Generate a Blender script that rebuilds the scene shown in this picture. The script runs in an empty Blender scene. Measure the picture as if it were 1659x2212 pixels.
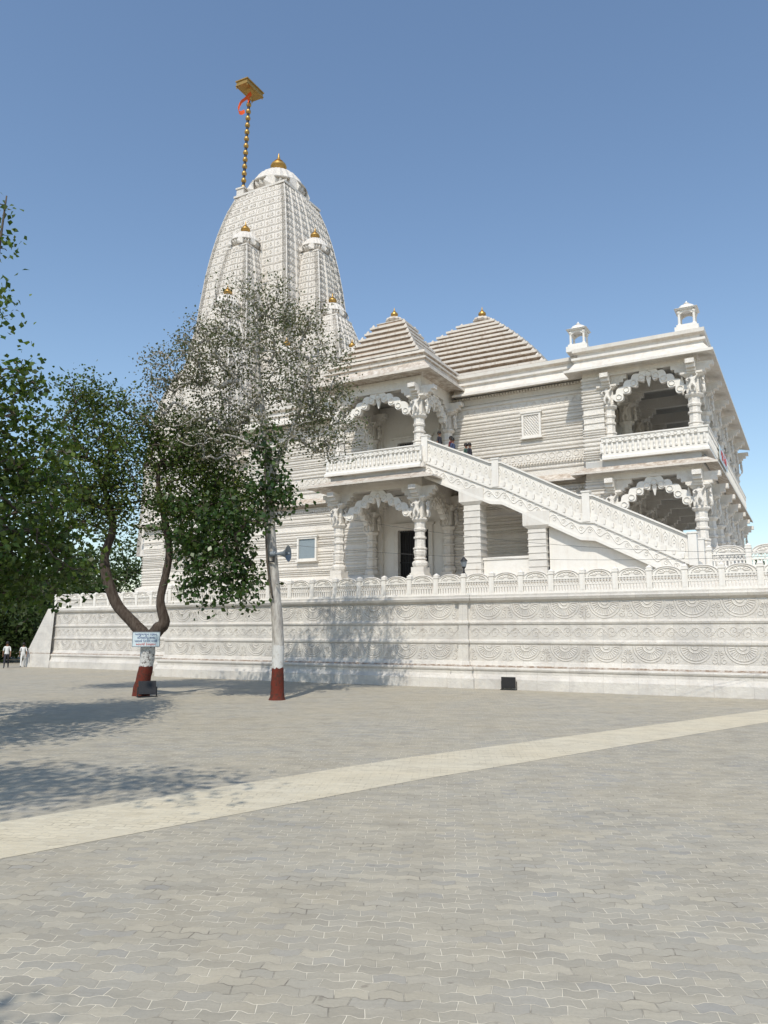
import bpy, math, random
import numpy as np
from mathutils import Vector, Matrix
rnd=random.Random(11)
nr=np.random.default_rng(5)
SC=bpy.context.scene
COL=SC.collection
# ---------------------------------------------------------------- builder
class MB:
    def __init__(s): s.v=[];s.f=[];s.m=[];s.mi=0
    def add(s,vs,fs):
        o=len(s.v); s.v.extend([tuple(p) for p in vs])
        s.f.extend([tuple(i+o for i in f) for f in fs]); s.m.extend([s.mi]*len(fs))
    def box(s,x0,x1,y0,y1,z0,z1):
        s.add([(x0,y0,z0),(x1,y0,z0),(x1,y1,z0),(x0,y1,z0),(x0,y0,z1),(x1,y0,z1),(x1,y1,z1),(x0,y1,z1)],
              [(0,3,2,1),(4,5,6,7),(0,1,5,4),(1,2,6,5),(2,3,7,6),(3,0,4,7)])
    def cbox(s,cx,cy,wx,wy,z0,z1): s.box(cx-wx/2,cx+wx/2,cy-wy/2,cy+wy/2,z0,z1)
    def frus(s,cx,cy,z0,z1,a0,b0,a1,b1):
        s.add([(cx-a0,cy-b0,z0),(cx+a0,cy-b0,z0),(cx+a0,cy+b0,z0),(cx-a0,cy+b0,z0),(cx-a1,cy-b1,z1),(cx+a1,cy-b1,z1),(cx+a1,cy+b1,z1),(cx-a1,cy+b1,z1)],
              [(0,3,2,1),(4,5,6,7),(0,1,5,4),(1,2,6,5),(2,3,7,6),(3,0,4,7)])
    def lathe(s,cx,cy,prof,seg=16,rf=None):
        vs=[];fs=[]
        for k,(r,z) in enumerate(prof):
            for i in range(seg):
                a=2*math.pi*(i+.5)/seg; rr=r*(rf(i,k) if rf else 1)
                vs.append((cx+rr*math.cos(a),cy+rr*math.sin(a),z))
        n=len(prof)
        for k in range(n-1):
            for i in range(seg):
                j=(i+1)%seg; fs.append((k*seg+i,k*seg+j,(k+1)*seg+j,(k+1)*seg+i))
        fs.append(tuple(range(seg))[::-1]); fs.append(tuple((n-1)*seg+i for i in range(seg)))
        s.add(vs,fs)
    def sweep(s,path,prof,closed=False,caps=False):
        P=[Vector(p) for p in path];n=len(P);offs=[]
        for i in range(n):
            ds=[]
            if closed or i>0: ds.append((P[i]-P[i-1]).normalized())
            if closed or i<n-1: ds.append((P[(i+1)%n]-P[i]).normalized())
            ns=[Vector((d.y,-d.x)) for d in ds]
            if len(ns)==2:
                m=(ns[0]+ns[1]); m=m/(m.dot(ns[0])) if m.length>1e-6 else ns[0]
            else: m=ns[0]
            offs.append(m)
        vs=[];k=len(prof)
        for i in range(n):
            for (o,z) in prof: vs.append((P[i].x+offs[i].x*o,P[i].y+offs[i].y*o,z))
        fs=[]
        for i in range(n if closed else n-1):
            a=i*k;b=((i+1)%n)*k
            for j in range(k-1): fs.append((a+j,b+j,b+j+1,a+j+1))
        if caps:
            fs.append(tuple(range(k))); fs.append(tuple((n-1)*k+j for j in range(k))[::-1])
        s.add(vs,fs)
    def loopsweep(s,path,prof,closed=False):
        s.sweep(path,list(prof)+[prof[0]],closed,not closed)
    def tube(s,pts,rad,seg=8,wob=0):
        vs=[];fs=[];prev=None
        for i,p in enumerate(pts):
            p=Vector(p)
            a=Vector(pts[max(i-1,0)]);b=Vector(pts[min(i+1,len(pts)-1)])
            d=(b-a).normalized()
            if prev is None: x=d.orthogonal().normalized()
            else: x=(prev-d*prev.dot(d)).normalized()
            prev=x; y=d.cross(x)
            r=rad[i] if hasattr(rad,'__len__') else rad
            for k in range(seg):
                t=2*math.pi*k/seg; rr=r*(1+(rnd.uniform(-wob,wob) if wob else 0))
                vs.append(p+x*(rr*math.cos(t))+y*(rr*math.sin(t)))
        n=len(pts)
        for i in range(n-1):
            for k in range(seg):
                j=(k+1)%seg; fs.append((i*seg+k,i*seg+j,(i+1)*seg+j,(i+1)*seg+k))
        fs.append(tuple(range(seg))[::-1]); fs.append(tuple((n-1)*seg+k for k in range(seg)))
        s.add(vs,fs)
    def ridge(s,pts,M,w,h):
        n=len(pts)
        if n<2: return
        vs=[];fs=[]
        for i in range(n):
            a=pts[max(i-1,0)];b=pts[min(i+1,n-1)]
            dx=b[0]-a[0];dy=b[1]-a[1];L=math.hypot(dx,dy) or 1
            nx,ny=-dy/L*w/2,dx/L*w/2
            p=pts[i]
            vs+= [M(p[0]+nx,p[1]+ny,0),M(p[0],p[1],h),M(p[0]-nx,p[1]-ny,0)]
        for i in range(n-1):
            a=i*3
            fs+=[(a,a+1,a+4,a+3),(a+1,a+2,a+5,a+4)]
        s.add(vs,fs)
    def mesh(s,name,mats,smooth=None):
        me=bpy.data.meshes.new(name); me.from_pydata(s.v,[],s.f)
        for m in mats: me.materials.append(m)
        if len(mats)>1: me.polygons.foreach_set("material_index",s.m)
        if smooth is not None:
            me.polygons.foreach_set("use_smooth",[True]*len(me.polygons))
            if smooth<179: me.set_sharp_from_angle(angle=math.radians(smooth))
        me.update(); return me
    def obj(s,name,mats,parent=None,smooth=None,label=None):
        if not isinstance(mats,(list,tuple)): mats=[mats]
        return mkobj(name,s.mesh(name,mats,smooth),parent,label)
def mkobj(name,data,parent=None,label=None,loc=None):
    o=bpy.data.objects.new(name,data); COL.objects.link(o)
    if parent: o.parent=parent
    if label: o["label"]=label
    if loc: o.location=loc
    return o
def thing(name,label,cat,loc=(0,0,0),rotz=0,group=None,data=None):
    o=bpy.data.objects.new(name,data); COL.objects.link(o)
    o.location=loc;o.rotation_euler=(0,0,rotz);o["label"]=label;o["category"]=cat
    if group:o["group"]=group
    return o
def boxes(name,lst,mat,par):
    for b in lst:
        m=MB();m.box(*b);m.obj(name,mat,par)
# ---------------------------------------------------------------- materials
class NT:
    def __init__(s,name):
        s.mat=bpy.data.materials.new(name);s.mat.use_nodes=True;s.t=s.mat.node_tree;s.t.nodes.clear()
        s.out=s.n("ShaderNodeOutputMaterial");s.b=s.n("ShaderNodeBsdfPrincipled");s.l(s.b.outputs[0],s.out.inputs[0])
    def n(s,t,**k):
        x=s.t.nodes.new(t)
        for a,b in k.items(): setattr(x,a,b)
        return x
    def l(s,a,b): s.t.links.new(a,b)
    def noise(s,vec,scale,detail=6,rough=.6,dist=0):
        x=s.n("ShaderNodeTexNoise");x.inputs["Scale"].default_value=scale;x.inputs["Detail"].default_value=detail
        x.inputs["Roughness"].default_value=rough;x.inputs["Distortion"].default_value=dist;s.l(vec,x.inputs["Vector"]);return x.outputs[0]
    def ramp(s,f,a,b,ca=(0,0,0,1),cb=(1,1,1,1)):
        x=s.n("ShaderNodeValToRGB");x.color_ramp.elements[0].position=a;x.color_ramp.elements[1].position=b
        x.color_ramp.elements[0].color=ca;x.color_ramp.elements[1].color=cb;s.l(f,x.inputs[0]);return x.outputs[0]
    def mix(s,f,a,b,mode='MIX'):
        x=s.n("ShaderNodeMix",data_type='RGBA',blend_type=mode)
        for v,i in ((f,0),(a,6),(b,7)):
            if isinstance(v,(int,float)): x.inputs[i].default_value=v
            elif isinstance(v,tuple): x.inputs[i].default_value=v if len(v)==4 else v+(1,)
            else: s.l(v,x.inputs[i])
        return x.outputs[2]
    def math(s,op,a,b=0,c=None):
        x=s.n("ShaderNodeMath",operation=op)
        for i,v in enumerate((a,b) if c is None else (a,b,c)):
            if isinstance(v,(int,float)): x.inputs[i].default_value=v
            else: s.l(v,x.inputs[i])
        return x.outputs[0]
    def coord(s,w="Object"): return s.n("ShaderNodeTexCoord").outputs[w]
    def mapping(s,v,sc=(1,1,1),rot=(0,0,0)):
        m=s.n("ShaderNodeMapping");m.inputs["Scale"].default_value=sc;m.inputs["Rotation"].default_value=rot;s.l(v,m.inputs[0]);return m.outputs[0]
    def bump(s,h,st,dist,prev=None):
        b=s.n("ShaderNodeBump");b.inputs["Strength"].default_value=st;b.inputs["Distance"].default_value=dist;s.l(h,b.inputs["Height"])
        if prev: s.l(prev,b.inputs["Normal"])
        return b.outputs[0]
    def fin(s,col,rough=.6,normal=None,spec=.3,metal=0):
        if isinstance(col,tuple): s.b.inputs["Base Color"].default_value=col if len(col)==4 else col+(1,)
        else: s.l(col,s.b.inputs["Base Color"])
        s.b.inputs["Roughness"].default_value=rough;s.b.inputs["Specular IOR Level"].default_value=spec;s.b.inputs["Metallic"].default_value=metal
        if normal: s.l(normal,s.b.inputs["Normal"])
        return s.mat
def marble(name,base=(.715,.685,.63),gray=(.57,.55,.515),dirt=(.38,.28,.19),carve=0,dirtamt=.45,cscale=6,blot=.5,slabs=None):
    t=NT(name);c=t.coord()
    n1=t.noise(c,.9,5,.65,.6); n2=t.noise(c,7,4,.7)
    col=t.mix(t.math('MULTIPLY',t.ramp(n1,.42,.66),blot),base,gray)
    col=t.mix(t.math('MULTIPLY',t.ramp(n2,.45,.75),.28),col,tuple(v*k for v,k in zip(base,(.84,.78,.70))))
    st=t.noise(t.mapping(c,(2.2,2.2,.25)),1.6,4,.7)
    col=t.mix(t.math('MULTIPLY',t.ramp(st,.52,.74),dirtamt),col,dirt)
    g=t.n("ShaderNodeNewGeometry");sx=t.n("ShaderNodeSeparateXYZ");t.l(g.outputs["Normal"],sx.inputs[0])
    az=t.math('ABSOLUTE',sx.outputs[2]); up=t.ramp(az,.25,.75)
    patch=t.ramp(t.noise(c,3.2,3,.7),.38,.62)
    col=t.mix(t.math('MULTIPLY',t.math('MULTIPLY',up,patch),dirtamt*1.3),col,dirt)
    nrm=None
    if slabs:
        s=t.n("ShaderNodeSeparateXYZ");t.l(c,s.inputs[0]);cb=t.n("ShaderNodeCombineXYZ");t.l(s.outputs[0],cb.inputs[0]);t.l(s.outputs[2],cb.inputs[1])
        b=t.n("ShaderNodeTexBrick");b.offset=.5;b.inputs["Scale"].default_value=1;b.inputs["Brick Width"].default_value=slabs[0];b.inputs["Row Height"].default_value=slabs[1]
        b.inputs["Mortar Size"].default_value=.006;b.inputs["Color1"].default_value=(0,0,0,1);b.inputs["Color2"].default_value=(1,1,1,1);b.inputs["Mortar"].default_value=(.5,.5,.5,1)
        t.l(cb.outputs[0],b.inputs["Vector"])
        col=t.mix(t.math('MULTIPLY',t.ramp(b.outputs[0],.35,1),.45),col,gray)
        col=t.mix(t.math('MULTIPLY',b.outputs[1],.45),col,(.25,.22,.2))
        vein=t.noise(t.mapping(c,(.8,.8,2.4),(0,.5,0)),1.1,6,.75,1.5)
        col=t.mix(t.math('MULTIPLY',t.ramp(vein,.54,.66),.35),col,(.36,.34,.32))
        ln=t.math('LESS_THAN',t.math('ABSOLUTE',t.math('SUBTRACT',s.outputs[2],.95)),.035)
        col=t.mix(t.math('MULTIPLY',ln,t.ramp(n2,.3,.6)),col,(.24,.17,.12))
    if carve:
        v=t.n("ShaderNodeTexVoronoi",feature='F1');v.inputs["Scale"].default_value=cscale;t.l(c,v.inputs["Vector"])
        rings=t.math('SINE',t.math('MULTIPLY',v.outputs[0],24))
        hh=t.math('ADD',t.math('MULTIPLY',rings,.3),v.outputs[0])
        nrm=t.bump(hh,.7,.03*carve)
        col=t.mix(t.math('MULTIPLY',t.ramp(t.math('MULTIPLY',rings,-1),.2,1),.18*carve),col,(.42,.37,.32))
    else: nrm=t.bump(n2,.25,.01)
    return t.fin(col,.5,nrm,.25)
M_MAR=marble("marble",dirtamt=.24)
M_CARV=marble("marble_carved",base=(.755,.72,.66),gray=(.64,.61,.56),carve=.7,dirtamt=.12)
M_WALL=marble("marble_wall",base=(.67,.64,.585),gray=(.49,.47,.44),carve=.4,dirtamt=.16,cscale=10,blot=.8,slabs=(1.35,.93))
M_SPIRE=marble("marble_spire",base=(.74,.705,.65),gray=(.62,.59,.545),carve=.7,dirtamt=.16,cscale=9,blot=.4)
M_ROOF=marble("marble_roof",base=(.64,.59,.52),dirt=(.26,.18,.12),dirtamt=.55,blot=.4)
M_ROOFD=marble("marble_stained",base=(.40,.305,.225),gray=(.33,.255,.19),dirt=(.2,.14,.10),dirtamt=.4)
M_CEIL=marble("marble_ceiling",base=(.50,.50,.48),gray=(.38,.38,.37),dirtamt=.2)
M_WHITE=marble("marble_white",base=(.77,.745,.695),gray=(.66,.64,.595),dirtamt=.14,blot=.4)
def simple(name,col,rough=.6,metal=0,spec=.4,nz=.25,sc=12,bump=.1):
    t=NT(name);c=t.coord();n=t.noise(c,sc,4,.65)
    cc=t.mix(t.math('MULTIPLY',t.ramp(n,.35,.7),nz),col,tuple(x*.45 for x in col))
    return t.fin(cc,rough,t.bump(n,bump,.01),spec,metal)
M_GOLD=simple("gold",(.50,.31,.09),.42,.6,nz=.5,sc=5)
M_BLACK=simple("black_metal",(.02,.02,.022),.5,0,nz=.3)
M_DARK=simple("painted_room_shade",(.03,.028,.028),.9)
M_GRAY=simple("grey_paint",(.22,.25,.28),.45,.2)
M_LPANE=simple("pale_screen",(.46,.46,.45),.6)
M_GLASS=simple("window_glass",(.24,.29,.32),.25,0,spec=.5)
M_RED=simple("red_cloth",(.62,.045,.02),.8,nz=.35,sc=4)
M_ORANGE=simple("orange_cloth",(.75,.10,.015),.8,nz=.35,sc=4)
M_SIGNW=simple("sign_white",(.58,.68,.72),.5,nz=.12)
M_SIGNB=simple("sign_blue",(.03,.07,.25),.6)
M_SKIN=simple("skin",(.22,.11,.065),.6)
M_HAIR=simple("hair",(.012,.010,.009),.6)
def leafmat(name,cols,rough=.5,tr=.35):
    t=NT(name);g=t.n("ShaderNodeNewGeometry");r=g.outputs["Random Per Island"]
    x=t.n("ShaderNodeValToRGB");cr=x.color_ramp
    while len(cr.elements)<len(cols): cr.elements.new(.5)
    for i,cc in enumerate(cols):
        cr.elements[i].position=i/(len(cols)-1);cr.elements[i].color=cc+(1,)
    t.l(r,x.inputs[0])
    t.fin(x.outputs[0],rough,None,.35)
    tl=t.n("ShaderNodeBsdfTranslucent");br=t.mix(1.0,x.outputs[0],(1.3,1.5,.5),'MULTIPLY');t.l(br,tl.inputs[0])
    ms=t.n("ShaderNodeMixShader");ms.inputs[0].default_value=tr
    t.l(t.b.outputs[0],ms.inputs[1]);t.l(tl.outputs[0],ms.inputs[2]);t.l(ms.outputs[0],t.out.inputs[0])
    return t.mat
M_LEAF1=leafmat("leaf_dark",[(.028,.055,.013),(.05,.09,.018),(.09,.135,.026),(.05,.065,.018),(.17,.19,.034)],tr=.3)
M_LEAF2=leafmat("leaf_pale",[(.10,.12,.06),(.075,.095,.042),(.16,.15,.10),(.21,.175,.13),(.06,.08,.032)],tr=.3)
M_LEAF3=leafmat("leaf_glossy",[(.022,.05,.014),(.035,.075,.018),(.065,.11,.026),(.04,.055,.016)],.35,.25)
M_LEAF5=leafmat("leaf_broad",[(.035,.07,.015),(.055,.10,.02),(.12,.17,.032),(.045,.06,.016),(.085,.125,.025)],.38,.32)
M_LEAF4=leafmat("leaf_far",[(.035,.058,.02),(.052,.085,.027),(.08,.11,.036)])
def bark(name,col,col2,paint=True):
    t=NT(name);c=t.coord();n=t.noise(t.mapping(c,(6,6,1.2)),2,6,.7);cc=t.mix(t.ramp(n,.4,.62),col,col2)
    if paint:
        s=t.n("ShaderNodeSeparateXYZ");t.l(c,s.inputs[0])
        z=t.math('ADD',s.outputs[2],t.math('MULTIPLY',t.math('SUBTRACT',t.noise(c,6,4,.6),.5),.25))
        wear=t.ramp(t.noise(c,9,4,.75),.52,.60)
        w=t.mix(wear,(.55,.55,.53),tuple(v*.8+.06 for v in col)); r=t.mix(t.ramp(t.noise(c,8,4,.7),.45,.65),(.13,.028,.018),(.06,.03,.022))
        cc=t.mix(t.math('LESS_THAN',z,1.92),cc,w)
        cc=t.mix(t.math('LESS_THAN',z,1.12),cc,r)
    return t.fin(cc,.85,t.bump(n,.7,.03),.2)
M_BARK1=bark("bark_dark",(.05,.036,.028),(.10,.08,.065))
M_BARK2=bark("bark_pale",(.50,.48,.44),(.27,.245,.22))
M_BARK3=bark("bark_brown",(.07,.055,.04),(.13,.11,.09),False)
def paver(name,cols,mort,mort2,stain=.28):
    t=NT(name);c=t.coord();m=t.mapping(c,(1,1,1),(0,0,math.radians(5)))
    s=t.n("ShaderNodeSeparateXYZ");t.l(m,s.inputs[0]);X,Y=s.outputs[0],s.outputs[1]
    W,H=.235,.125
    tr=t.math('SUBTRACT',t.math('PINGPONG',X,W/2),W/4)
    tz=t.math('MULTIPLY',t.math('MINIMUM',t.math('MAXIMUM',tr,-W*.11),W*.11),.62)
    tx=t.math('MULTIPLY',t.math('SUBTRACT',t.math('PINGPONG',Y,H),H/2),.13)
    X2=t.math('ADD',X,tx);Y2=t.math('ADD',Y,tz)
    cb=t.n("ShaderNodeCombineXYZ");t.l(X2,cb.inputs[0]);t.l(Y2,cb.inputs[1])
    b=t.n("ShaderNodeTexBrick");b.offset=.5;b.inputs["Scale"].default_value=1;b.inputs["Brick Width"].default_value=W;b.inputs["Row Height"].default_value=H
    b.inputs["Mortar Size"].default_value=.0052;b.inputs["Mortar Smooth"].default_value=.35;b.inputs["Bias"].default_value=0
    b.inputs["Color1"].default_value=(0,0,0,1);b.inputs["Color2"].default_value=(1,1,1,1);b.inputs["Mortar"].default_value=(.5,.5,.5,1)
    t.l(cb.outputs[0],b.inputs["Vector"])
    x=t.n("ShaderNodeValToRGB");cr=x.color_ramp
    while len(cr.elements)<len(cols): cr.elements.new(.5)
    for i,cc in enumerate(cols): cr.elements[i].position=i/(len(cols)-1);cr.elements[i].color=cc+(1,)
    t.l(b.outputs[0],x.inputs[0])
    big=t.noise(c,.28,5,.65,.5);fine=t.noise(c,38,4,.75);mid=t.noise(t.mapping(m,(.22,3.2,1)),1.3,5,.75)
    pat=t.noise(c,.9,6,.7,.3)
    col=t.mix(t.math('MULTIPLY',t.ramp(big,.4,.62),.4),x.outputs[0],tuple(v*k for v,k in zip(cols[1],(1.10,1.03,.90))))
    col=t.mix(t.math('MULTIPLY',t.ramp(mid,.46,.72),.42),col,tuple(v*.70 for v in cols[0]))
    col=t.mix(t.math('MULTIPLY',t.ramp(pat,.5,.72),stain),col,tuple(v*k for v,k in zip(cols[0],(.70,.64,.56))))
    col=t.mix(t.math('MULTIPLY',t.ramp(fine,.45,.75),.25),col,tuple(v*.6 for v in cols[0]))
    spots=t.ramp(t.noise(c,5.5,2,.6),.70,.75)
    col=t.mix(t.math('MULTIPLY',spots,.4),col,(.13,.11,.09))
    mm=t.ramp(t.noise(c,1.7,4,.7),.44,.64)
    col=t.mix(b.outputs[1],col,t.mix(mm,mort,mort2))
    h=t.math('ADD',t.math('MULTIPLY',b.outputs[1],-1),t.math('MULTIPLY',fine,.25))
    return t.fin(col,.75,t.bump(h,.8,.016),.3)
M_PAVE=paver("paver_grey",[(.34,.315,.26),(.415,.378,.30),(.36,.338,.285),(.475,.43,.335),(.335,.322,.29)],(.70,.635,.50),(.22,.195,.155))
M_STRIP=paver("paver_cream",[(.59,.53,.40),(.645,.585,.45),(.53,.475,.36)],(.70,.64,.51),(.36,.31,.235),.22)
# ---------------------------------------------------------------- frame of temple
A=math.radians(29);P0=Vector((3.55,34.42,0))
R=Vector((math.cos(A),-math.sin(A),0));Nn=Vector((math.sin(A),math.cos(A),0))
def W(s,n,z=0): return P0+R*s+Nn*n+Vector((0,0,z))
# ---------------------------------------------------------------- ground
g=MB();g.add([(-600,-80,0),(600,-80,0),(600,1500,0),(-600,1500,0)],[(0,1,2,3)])
o=g.obj("ground",M_PAVE);o["kind"]="structure";o["label"]="grey interlocking paver courtyard"
g=MB()
a=[(-30,-15.6),(-4.1,8.7),(0.4,13.0),(10.3,21.3),(45,50.4)]
b=[(-30,-13.6),(-4.9,10.3),(0.2,15.2),(12.0,24.7),(44,53.6)]
vs=[(p[0],p[1],.004) for p in a]+[(p[0],p[1],.004) for p in b]
g.add(vs,[(i,i+1,i+6,i+5) for i in range(4)])
o=g.obj("path",M_STRIP);o["kind"]="structure";o["label"]="cream paver strip crossing the courtyard"
# ---------------------------------------------------------------- compound wall
CW=thing("compound_wall","high carved white marble platform wall with pierced balustrade","wall",P0,-A)
prof=[(.42,-.3),(.42,.42),(.36,.5),(.30,.62),(.30,.74),(.34,.78),(.36,.84),(.34,.90),(.22,.93),(.14,1.02),(.10,1.12),
      (.06,1.16),(.06,1.86),(.08,1.88),(.11,1.93),(.11,2.0),(.08,2.04),(.05,2.08),(.04,2.70),(.08,2.73),(.10,2.8),(.07,2.86),(.03,2.9),(.02,3.66),
      (.10,3.70),(.16,3.76),(.20,3.86),(.17,3.92),(.17,4.0),(-.5,4.0)]
NB=4.2
wallpath=[(-32.6,16),(-32.6,NB),(-17.75,NB),(-17.75,0.0),(-.16,0.0),(-.16,-.14),(.20,-.14),(.20,0.0),(30,0)]
m=MB();m.sweep(wallpath,prof)
m.add([(-32.2,NB-.46,0),(-32.2,NB-.24,3.98),(-35.2,NB-.46,0),(-32.2,NB+6,0),(-32.2,NB+6,3.98),(-35.2,NB+6,0),(-32.9,NB-.24,3.98),(-32.9,NB+6,3.98)],[(0,1,6,2),(3,5,7,4),(6,7,5,2),(1,4,7,6),(0,2,5,3)])
m.obj("wall_body",M_WALL,CW)
m=MB()
def relief_section(s0,s1,n0):
    L=s1-s0;per=1.72;k=max(1,round(L/per));per=L/k
    for (zc,rad,base) in ((3.62,.66,.03),(1.84,.62,.065)):
        M=lambda p,q,o: (p,n0-base-o,q)
        for i in range(k):
            cx=s0+per*(i+.5)
            for r in (rad,rad*.84,rad*.40,rad*.2):
                m.ridge([(cx+r*math.cos(-math.pi*j/16),zc+r*math.sin(-math.pi*j/16)) for j in range(17)],M,.06,.02)
            for j in range(15):
                a=-math.pi*(j+.5)/15
                m.ridge([(cx+rad*.44*math.cos(a),zc+rad*.44*math.sin(a)),(cx+rad*.80*math.cos(a),zc+rad*.80*math.sin(a))],M,.05,.015)
            for sg in (-1,1):
                bx=cx+sg*per/2
                for (ox,oz,r0) in ((.17,.52,.15),(.10,.24,.09)):
                    pts=[]
                    for j in range(13):
                        t=j/12;rr=r0*(1-.8*t);an=math.pi*.5+sg*(-2.4)*math.pi*t
                        pts.append((bx-sg*ox+rr*math.cos(an),zc-oz+rr*math.sin(an)))
                    m.ridge(pts,M,.04,.018)
            m.ridge([(cx-per/2,zc-.75),(cx-per/2+.07,zc-.45),(cx-per/2,zc-.12),(cx-per/2-.07,zc-.45),(cx-per/2,zc-.75)],M,.035,.016)
    M=lambda p,q,o: (p,n0-.045-o,q)
    zc=2.39;am=.17;n=int(L/.06);pv=.9
    m.ridge([(s0+L*i/n,zc+am*math.sin(2*math.pi*(L*i/n)/pv)) for i in range(n+1)],M,.045,.018)
    q=int(L/(pv/2))
    for i in range(q):
        cx=s0+pv/4+pv/2*i;sg=-1 if i%2 else 1
        for (ox,r0,tu) in ((0,.18,2.6),(.17,.07,1.6)):
            pts=[]
            for j in range(14):
                t=j/13;rr=r0*(1-.85*t);an=sg*(math.pi*.5+tu*math.pi*t)
                pts.append((cx+ox+rr*math.cos(an),zc-sg*.06+sg*ox*.6+rr*math.sin(an)))
            m.ridge(pts,M,.035,.018)
relief_section(-32.0,-18.1,NB);relief_section(-17.5,-.3,0);relief_section(.35,22,0)
m.obj("carved_frieze",M_WALL,CW)
m=MB();m.add([(-32.5,NB+.1,3.99),(-17.7,NB+.1,3.99),(-17.7,.1,3.99),(30,.1,3.99),(30,40,3.99),(-32.5,40,3.99)],[(0,1,2,3,4,5)]);m.obj("terrace_floor",M_MAR,CW)
PW=1.32
def panel_mesh():
    m=MB();w=PW-.2;h=w/2
    m.box(-h,h,-.09,.09,0,.10);m.box(-h,h,-.07,.07,.58,.66)
    n=9
    for i in range(n):
        x=-h+w*(i+.5)/n; m.box(x-.027,x+.027,-.045,.045,.10,.34)
    m.box(-h,h,-.06,.06,.33,.37)
    for i in range(n):
        x0=-h+w*i/n;x1=x0+w/n
        for (a,b) in ((x0,x1),(x1,x0)):
            m.add([(a-.016,-.03,.37),(a+.016,-.03,.37),(b+.016,-.03,.58),(b-.016,-.03,.58),(a-.016,.03,.37),(a+.016,.03,.37),(b+.016,.03,.58),(b-.016,.03,.58)],
                  [(0,1,2,3),(7,6,5,4),(0,3,7,4),(1,5,6,2)])
    seg=14;top=[(-h*.98*math.cos(math.pi*i/seg),.66+.31*math.sin(math.pi*i/seg)) for i in range(seg+1)]
    vs=[(x,-.07,z) for x,z in top]+[(x,.07,z) for x,z in top];k=seg+1
    fs=[tuple(range(k)),tuple(range(k,2*k))[::-1]]+[(i,i+k,i+1+k,i+1) for i in range(seg)]
    m.add(vs,[f[::-1] for f in fs])
    M=lambda p,q,o:(p,-.072-o,q)
    for r in (.95,.72): m.ridge([(-h*r*math.cos(math.pi*i/seg),.67+.29*r*math.sin(math.pi*i/seg)) for i in range(seg+1)],M,.05,.04)
    for i in range(7):
        a=math.pi*(i+.5)/7;m.ridge([(h*.2*math.cos(a),.67+.08*math.sin(a)),(h*.6*math.cos(a),.67+.17*math.sin(a))],M,.05,.03)
    return m.mesh("balustrade_panel",[M_WHITE])
def post_mesh():
    m=MB();m.cbox(0,0,.22,.24,0,.80);m.cbox(0,0,.27,.29,.80,.86);m.cbox(0,0,.15,.26,.12,.7)
    m.frus(0,0,.86,.93,.10,.10,.12,.12);m.frus(0,0,.93,1.02,.12,.12,.02,.02)
    return m.mesh("balustrade_post",[M_WHITE])
PM,QM=panel_mesh(),post_mesh()
def balustrade(par,s0,s1,n0,z0,first=True):
    L=s1-s0;k=round(abs(L)/PW);d=L/k
    for i in range(k+1):
        if i or first: mkobj("balustrade_post",QM,par,loc=(s0+d*i,n0,z0))
        if i<k: o=mkobj("balustrade_panel",PM,par,loc=(s0+d*(i+.5),n0,z0));o.scale=(abs(d)/PW,1,1)
balustrade(CW,-17.6,0.02,.02,4.0);balustrade(CW,0.02,14.6,.02,4.0,False)
balustrade(CW,-32.4,-18.2,NB+.05,4.0)
# ---------------------------------------------------------------- temple
T=thing("temple","white carved marble temple with curved tower and outside staircase","temple",P0,-A)
def tm(name,mb,mat,smooth=None,par=None,label=None): return mb.obj(name,mat,par or T,smooth,label)
m=MB();PZ=5.0
m.sweep([(-28.9,30),(-28.9,8.2),(-18.2,8.2),(-18.2,6.2),(-9.6,6.2),(-9.6,2.3),(-3,2.3),(-3,2.6),(14.5,2.6),(14.5,30)],
        [(.35,3.98),(.35,4.35),(.22,4.4),(.22,4.6),(.3,4.66),(.3,4.8),(.15,4.86),(.15,PZ),(-3.2,PZ)])
m.box(-18,14.3,5,30,4.4,PZ-.01)
tm("podium",m,M_MAR)
def ledgeprof(z0,z1,seed,base=0.0):
    r=random.Random(seed);p=[(base,z0)];z=z0
    while z<z1-.16:
        k=r.random()
        if k<.35: h=.09;o=.06;g=.045
        elif k<.6: h=.06;o=.08;g=.05
        elif k<.85: h=.16;o=.07;g=.06
        else: h=.05;o=.05;g=.26
        p+=[(base,z+g),(base+o*.7,z+g+.012),(base+o,z+g+h*.35),(base+o,z+g+h*.8),(base+.01,z+g+h)]
        z+=g+h
    p.append((base,z1));return p
CH=lambda e,z,o=0:[(o-.05,z+.28),(o+e,z),(o+e,z+.09),(o+e-.12,z+.13),(o-.05,z+.5)]
hallprof=[(.45,PZ),(.45,5.5),(.35,5.6)]+ledgeprof(5.7,9.9,3,.16)+[(.0,10.0)]+ledgeprof(10.8,11.3,5)+[(.04,11.32),(.04,11.8),(.12,11.84),(.12,11.92)]+ledgeprof(11.95,14.3,6)+[(.03,14.32),(.03,14.66),(.13,14.7),(.13,14.8)]+ledgeprof(14.85,15.3,8)+[(0,15.4)]
m=MB();m.sweep([(-18,12),(-18,7),(-8.7,7),(-8.7,7.6)],hallprof)
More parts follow.
